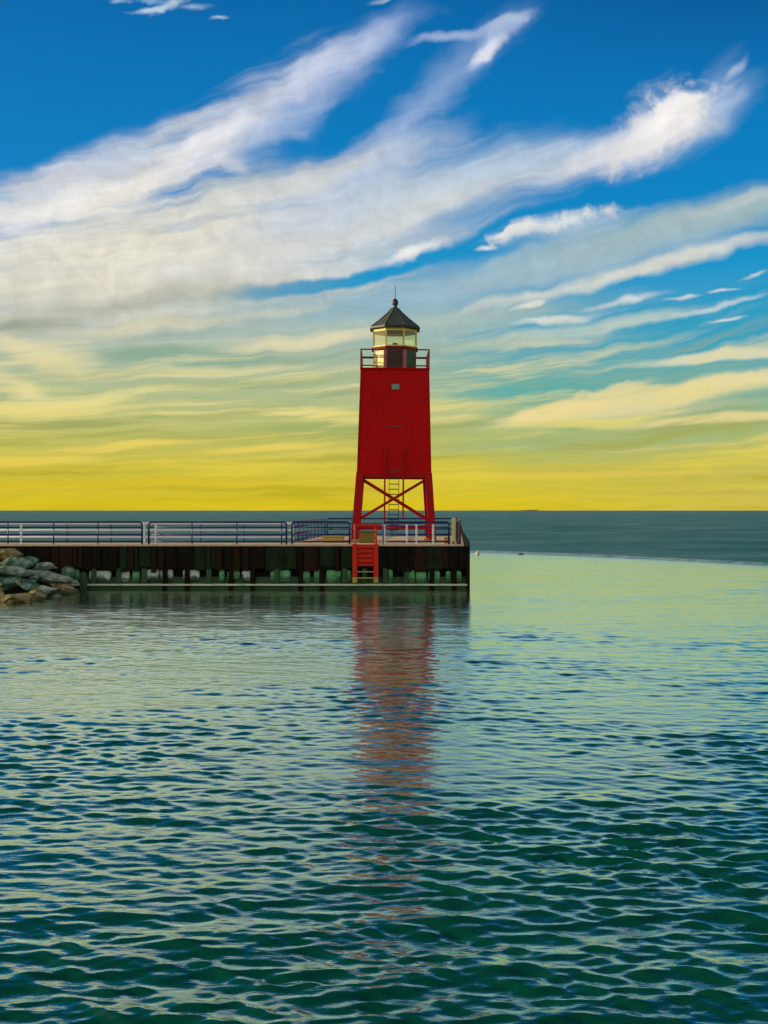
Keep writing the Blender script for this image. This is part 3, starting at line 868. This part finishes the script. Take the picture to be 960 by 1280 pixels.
# fibres: they rise to the right high up and lie flat near the horizon
tilt = mrange(v, 0, 600, .42, .02, False)
q = mth('MULTIPLY_ADD', mth('SUBTRACT', spw.outputs[0], 480.0), tilt, spw.outputs[1])
Nf = noise(comb(mth('MULTIPLY', spw.outputs[0], 1 / 260), mth('MULTIPLY', q, 1 / 34), .3), 6, .58)
Nl = noise(comb(mth('MULTIPLY', spw.outputs[0], 1 / 230), mth('MULTIPLY', q, 1 / 15), 7.3), 6, .6)
Np = noise(vmath('SCALE', Pw, 1 / 26), 6, .6)

# cloud colours by height
lit = ramp(fac, [(-500, (210, 214, 222)), (-60, (232, 232, 238)), (150, (236, 235, 238)), (260, (226, 224, 214)), (350, (220, 217, 200)), (430, (222, 215, 172)), (480, (230, 217, 150)), (530, (234, 217, 124)), (580, (228, 208, 72)), (637, (230, 202, 22))], V0, V1)
grey = ramp(fac, [(-500, (120, 150, 180)), (100, (165, 185, 215)), (300, (172, 188, 195)), (390, (150, 168, 160)), (450, (150, 172, 142)), (520, (156, 170, 104)), (580, (178, 170, 52)), (637, (196, 176, 18))], V0, V1)

col = base
NOISE = {'f': Nf, 'l': Nl, 'p': Np}


def pt(x, y):
    a = math.atan((x - 480) / F); e = math.atan((638 - y) / math.hypot(F, x - 480))
    return 480 + F * a, 638 - F * e


def stroke(x, y, ang, Ln, Wd, inner, alpha, colour, k=.5, n='f'):
    global col
    cx, cy = pt(x, y)
    c, s_ = math.cos(math.radians(ang)), math.sin(math.radians(ang))
    a_ = vmath('DOT_PRODUCT', P1, (c / Ln, -s_ / Ln, (-cx * c + cy * s_) / Ln))
    b_ = vmath('DOT_PRODUCT', P1, (s_ / Wd, c / Wd, (-cx * s_ - cy * c) / Wd))
    r_ = mth('SQRT', mth('MULTIPLY_ADD', a_, a_, mth('MULTIPLY', b_, b_)))
    d = mth('MULTIPLY_ADD', NOISE[n], k * 2, mth('ADD', r_, -k))
    col = mix(mrange(d, 1.0, inner, 0, alpha), col, colour)


# broad veil beyond the part of the sky in the picture, and faint veil everywhere
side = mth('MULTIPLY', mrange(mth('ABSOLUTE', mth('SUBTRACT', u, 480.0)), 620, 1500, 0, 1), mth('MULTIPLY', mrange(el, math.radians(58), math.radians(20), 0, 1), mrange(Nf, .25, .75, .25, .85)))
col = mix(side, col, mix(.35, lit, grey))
# low streaks that fill the lower half
low = mrange(v, 330, 440, 0, 1)
col = mix(mth('MULTIPLY', low, mrange(u, 700, 420, .15, .72)), col, mix(.5, lit, grey))

# ---- the great fan of cloud
A = stroke
A(120, 372, 8, 520, 100, .1, .9, (196, 198, 184))
A(210, 318, 12, 400, 100, .2, .95, (230, 224, 206), .7)
A(470, 272, 14, 330, 72, .15, .9, (212, 216, 216), .7)
A(150, 235, 27, 270, 60, .1, .95, (238, 232, 220), .7)
A(300, 160, 29, 190, 58, .1, .88, (222, 223, 232), .7)
A(400, 105, 28, 130, 42, .1, .75, (188, 200, 230))
A(475, 52, 26, 90, 34, .1, .62, (160, 182, 224))
A(440, 225, 24, 180, 52, .1, .8, (196, 206, 220))
A(530, 135, 42, 190, 36, .0, .70, (160, 184, 222))
A(560, 215, 16, 200, 46, .0, .60, (172, 192, 214))
A(365, 150, 28, 90, 34, .2, .45, (130, 168, 216))
A(240, 190, 30, 110, 20, .2, .7, (236, 235, 236))
A(20, 262, 27, 130, 44, .1, .9, (228, 226, 222))
A(120, 205, 28, 170, 34, .0, .75, (206, 212, 224))
A(360, 110, 30, 150, 26, .0, .55, (222, 224, 234))
A(450, 70, 30, 90, 20, .0, .5, (200, 210, 234))
A(480, 190, 24, 150, 40, .0, .6, (190, 204, 224))
A(330, 175, 34, 70, 36, .0, .55, (168, 190, 220))
A(60, 262, 26, 110, 22, .2, .7, (240, 238, 234))
A(60, 330, 6, 170, 30, .1, .6, (228, 222, 204))
A(300, 208, -22, 50, 14, .1, .55, (222, 222, 224))
A(330, 240, 20, 220, 26, .1, .5, (222, 220, 210))
# blue tear in the fan
A(425, 148, 40, 92, 22, .35, .95, base, .3)
A(345, 188, 12, 66, 14, .1, .6, base, .4)
A(510, 82, 40, 66, 18, .2, .75, base, .3)
# hooked streak at the top
A(560, 48, 8, 66, 8, .1, .75, (176, 194, 230))
A(618, 48, 52, 52, 17, .1, .72, (184, 200, 232))
A(608, 64, 34, 36, 11, .2, .85, (232, 232, 240))
A(628, 24, 25, 40, 8, .1, .55, (196, 208, 234))
# scraps at the top left
A(195, 16, 10, 46, 5, .0, .8, (205, 222, 236), .7, 'f')
A(225, 5, 24, 44, 7, .0, .75, (205, 222, 236), .8, 'p')
A(190, 3, 0, 40, 6, .0, .55, (170, 204, 230), .8, 'p')
A(138, 4, 2, 20, 5, .0, .65, (190, 214, 234), .7, 'p')
A(252, 6, 14, 26, 5, .0, .6, (190, 214, 234), .8, 'f')
A(272, 18, 6, 18, 3.5, .0, .7, (205, 222, 236), .5, 'f')
A(480, 2, 12, 30, 5, .1, .6, (190, 210, 232))
# the arm that ends in the bright puff
A(640, 206, 13, 190, 28, .1, .85, (212, 218, 226))
A(590, 240, 13, 190, 28, .1, .75, (208, 214, 214))
A(650, 200, 8, 170, 40, .0, .5, (150, 186, 220))
A(740, 195, 22, 110, 24, .1, .85, (226, 227, 232))
A(890, 118, 52, 72, 36, .0, .62, (150, 182, 220), .7)
A(900, 150, 40, 70, 30, .0, .5, (160, 188, 222), .7)
A(826, 160, 28, 104, 58, .0, .8, (206, 214, 228), .9, 'f')
A(826, 160, 28, 88, 46, .2, .9, (226, 226, 230), .7, 'p')
A(842, 148, 28, 62, 34, .15, .97, (246, 242, 238), .8, 'p')
A(838, 152, 28, 56, 30, .2, .95, (250, 247, 244), .6, 'p')
A(790, 190, 26, 76, 24, .0, .8, (236, 233, 232), .7, 'p')
A(920, 95, 40, 24, 9, .1, .55, (200, 212, 232), .6)
# blue wedge under the arm
A(830, 232, 13, 230, 19, .4, .97, base, .3)
# grey shelf below the wedge
A(830, 290, 12, 300, 34, .2, .92, (166, 190, 192), .4)
A(930, 252, 13, 120, 12, .2, .75, (190, 202, 200))
A(620, 352, 8, 330, 34, .2, .88, (164, 190, 200), .4)
A(560, 400, 5, 330, 26, .1, .75, (180, 196, 182), .4)
A(610, 296, 17, 130, 13, .3, .92, base, .3)
A(520, 324, 13, 110, 11, .3, .85, base, .3)
A(400, 350, 10, 150, 11, .3, .95, base, .3)
A(350, 361, 9, 100, 12, .3, .95, base, .3)
A(470, 338, 12, 90, 11, .3, .9, base, .3)
A(585, 268, 20, 90, 24, .0, .5, base, .5)
# crisp white scraps in the wedge
A(518, 313, 14, 52, 11, .1, .95, (244, 242, 236), .7, 'p')
A(695, 290, 11, 120, 20, .0, .7, (196, 208, 212), .9)
A(695, 287, 11, 104, 14, .05, .9, (236, 236, 232), 1.1, 'p')
A(660, 300, 11, 70, 9, .05, .7, (220, 224, 222), 1.1, 'p')
A(640, 298, 8, 40, 6, .3, .85, (236, 236, 232), .7, 'p')
A(604, 314, -4, 24, 5, .0, .85, (232, 234, 232), .5, 'p')
# pale band and blue gap on the right
A(820, 338, 11, 230, 15, .2, .9, (220, 219, 206), .4)
A(640, 376, 9, 130, 11, .2, .75, (216, 216, 204))
A(895, 392, 9, 190, 34, .45, .95, base, .35)
A(740, 398, 6, 120, 15, .4, .9, base, .4)
A(940, 425, 5, 120, 22, .4, .85, base, .3)
A(660, 383, 12, 34, 6, .3, .85, (230, 228, 214), .6, 'p')
A(705, 398, 7, 90, 7, .0, .85, (228, 226, 212), .5)
A(790, 376, 8, 74, 6, .0, .75, (222, 224, 218), .5)
A(880, 388, 8, 90, 5, .2, .7, (205, 218, 214), .5)
A(858, 373, 4, 34, 3.5, .0, .75, (238, 236, 226), .4)
A(912, 365, 3, 24, 3, .0, .75, (238, 236, 226), .4)
A(948, 348, 8, 30, 4, .0, .75, (236, 234, 226), .4)
A(905, 402, 0, 30, 3, .0, .75, (220, 230, 226), .4)
A(720, 412, 8, 240, 11, .2, .8, (186, 204, 192), .5)
A(890, 446, 3, 150, 8, .25, .9, (222, 220, 188), .5)
A(640, 430, 3, 200, 10, .1, .6, (190, 202, 176), .5)
A(650, 488, 2, 130, 18, .3, .85, (92, 172, 166), .4)
A(870, 466, 2, 150, 9, .2, .75, (96, 172, 176), .4)
# cream bank low on the right
A(800, 500, 9, 250, 20, .3, .95, (226, 214, 162), .5)
A(900, 478, 8, 120, 11, .3, .9, (236, 220, 168), .7, 'p')
A(690, 514, 10, 100, 15, .4, .92, (240, 220, 152), .6)
A(755, 488, 14, 50, 10, .3, .75, (238, 220, 164), .8, 'p')
A(570, 522, 4, 66, 8, .2, .8, (228, 214, 140), .6)
A(880, 524, 3, 150, 8, .3, .85, (236, 216, 148), .5)
A(850, 512, 6, 130, 7, .2, .6, (190, 192, 150), .5)
A(760, 552, 1, 330, 17, .2, .8, (166, 184, 124), .4)
A(830, 558, 2, 110, 4, .2, .7, (214, 204, 128), .5)
A(740, 592, 1, 260, 6, .2, .75, (226, 198, 84), .6)
A(560, 580, 1, 120, 10, .1, .6, (214, 196, 50), .5)
# left: grey shelf, pale bars, teal and yellow streaks
A(170, 384, 9, 290, 20, .1, .6, (164, 170, 156), .5)
A(30, 412, 6, 90, 14, .2, .75, (150, 158, 138), .5)
A(190, 412, 8, 160, 13, .2, .85, (212, 208, 178), .5)
A(390, 424, 5, 140, 12, .2, .9, (222, 212, 178), .5)
A(330, 392, 8, 120, 9, .2, .6, (200, 202, 184), .5)
A(230, 448, 1, 160, 15, .3, .9, (138, 172, 150), .4)
A(430, 450, 2, 90, 10, .2, .6, (160, 182, 160), .5)
A(60, 452, -14, 90, 26, .1, .8, (228, 216, 160), .6)
A(24, 484, -30, 60, 22, .2, .75, (238, 224, 164), .5)
A(6, 490, 30, 26, 18, .2, .65, (164, 180, 140), .4)
A(200, 488, 5, 220, 9, .2, .85, (222, 214, 152), .6)
A(120, 500, 8, 130, 6, .2, .6, (240, 226, 150), .5)
A(330, 478, 3, 200, 10, .2, .7, (166, 180, 126), .5)
A(290, 517, 2, 170, 7, .25, .9, (238, 222, 140), .7)
A(400, 520, 4, 60, 5, .3, .8, (240, 220, 130), .5)
A(380, 537, 1, 150, 12, .2, .85, (160, 176, 104), .5)
A(80, 530, 1, 150, 8, .2, .8, (158, 164, 92), .5)
A(70, 545, 3, 160, 5, .2, .7, (170, 170, 80), .5)
A(150, 558, 5, 200, 9, .3, .85, (236, 212, 96), .7)
A(330, 562, 3, 100, 5, .2, .8, (236, 208, 90), .5)
A(180, 582, 1, 260, 8, .1, .7, (190, 170, 44), .6)
A(120, 604, 0, 300, 10, .1, .6, (222, 190, 26), .6)
A(70, 505, 4, 150, 14, .1, .8, (240, 226, 150), .6)
A(40, 440, -8, 100, 20, .0, .7, (232, 222, 176), .6)
A(230, 468, 6, 150, 9, .1, .7, (230, 220, 160), .6)
A(40, 575, 2, 150, 9, .1, .75, (236, 212, 92), .6)
A(120, 470, 2, 200, 7, .1, .6, (172, 180, 140), .6)
A(420, 492, 2, 120, 6, .1, .7, (168, 180, 128), .6)
A(260, 548, 1, 180, 6, .1, .7, (168, 170, 88), .6)
A(420, 575, 1, 130, 6, .1, .7, (180, 172, 60), .6)
A(60, 590, 0, 160, 5, .1, .6, (182, 166, 44), .6)
A(300, 612, 0, 240, 5, .1, .6, (186, 168, 30), .6)
A(860, 615, 0, 220, 6, .1, .5, (186, 176, 84), .6)
A(720, 575, 1, 200, 5, .1, .6, (178, 184, 110), .6)
# fine fibres over all of it
fib = mth('MULTIPLY', mrange(Nl, .48, .68, 0, .75), mrange(v, 380, 470, 0, 1))
col = mix(fib, col, lit)
fib2 = mth('MULTIPLY', mrange(Nl, .47, .30, 0, .75), mrange(v, 380, 470, 0, 1))
col = mix(fib2, col, grey)
# filaments and soft modelling inside the high clouds
sc_ = N.new('ShaderNodeSeparateColor'); L.new(col, sc_.inputs[0])
cm = mth('MULTIPLY', mrange(v, 470, 380, 0, 1), mrange(sc_.outputs[0], .12, .45, 0, 1))
tex = mth('ADD', mth('MULTIPLY', mth('SUBTRACT', Nl, .5), .36), mth('MULTIPLY', mth('SUBTRACT', Np, .5), .50))
col = vmath('SCALE', col, mth('MULTIPLY_ADD', mth('MULTIPLY', tex, cm), 1.0, 1.0))
# the sky round the low sun, far out to the left, is bright and warm; an added fill behind the viewer brightens the red tower front
sd = vmath('DOT_PRODUCT', tc.outputs['Generated'], tuple(sv))
glow = mrange(sd, math.cos(math.radians(58)), 1.0, 0, 1)
glow = mth('MULTIPLY', glow, glow)
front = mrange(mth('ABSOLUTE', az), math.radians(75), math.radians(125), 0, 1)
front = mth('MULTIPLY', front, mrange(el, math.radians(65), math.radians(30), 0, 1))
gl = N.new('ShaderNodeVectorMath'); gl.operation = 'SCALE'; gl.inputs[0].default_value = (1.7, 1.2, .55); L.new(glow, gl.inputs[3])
front_fill = N.new('ShaderNodeVectorMath'); front_fill.operation = 'SCALE'; front_fill.inputs[0].default_value = (.36, .30, .24); L.new(front, front_fill.inputs[3])
col = vmath('ADD', vmath('ADD', col, gl.outputs[0]), front_fill.outputs[0])
# physical sky for the same sun gives the daylight its share
sky = N.new('ShaderNodeTexSky'); sky.sky_type = 'NISHITA'; sky.sun_disc = False
sky.sun_elevation = math.radians(SUN_EL); sky.sun_rotation = math.radians(SUN_AZ); sky.air_density = 1.0; sky.dust_density = 1.2; sky.ozone_density = 1.6
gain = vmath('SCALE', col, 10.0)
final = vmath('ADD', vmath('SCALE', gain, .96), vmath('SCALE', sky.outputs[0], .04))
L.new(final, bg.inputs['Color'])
W.cycles.sampling_method = 'NONE'

# ------------------------------------------------------------------ camera, output
cam = bpy.data.cameras.new('camera'); co = bpy.data.objects.new('camera', cam); COL.objects.link(co)
co.location = (0, 0, EYE); co.rotation_euler = (math.radians(90), 0, 0)
cam.sensor_width = 36; cam.lens = 36 * F / 1280; cam.shift_y = -2 / 1280
cam.clip_start = .1; cam.clip_end = 100000
S.camera = co
S.render.resolution_x = 768; S.render.resolution_y = 1024
S.view_settings.view_transform = 'Standard'; S.view_settings.look = 'None'; S.view_settings.exposure = 0; S.view_settings.gamma = 1
S.cycles.use_adaptive_sampling = True; S.cycles.adaptive_threshold = .012; S.cycles.adaptive_min_samples = 12
S.cycles.max_bounces = 5; S.cycles.caustics_reflective = False; S.cycles.caustics_refractive = False
for o in S.objects:
    if '_o' in o: del o['_o']
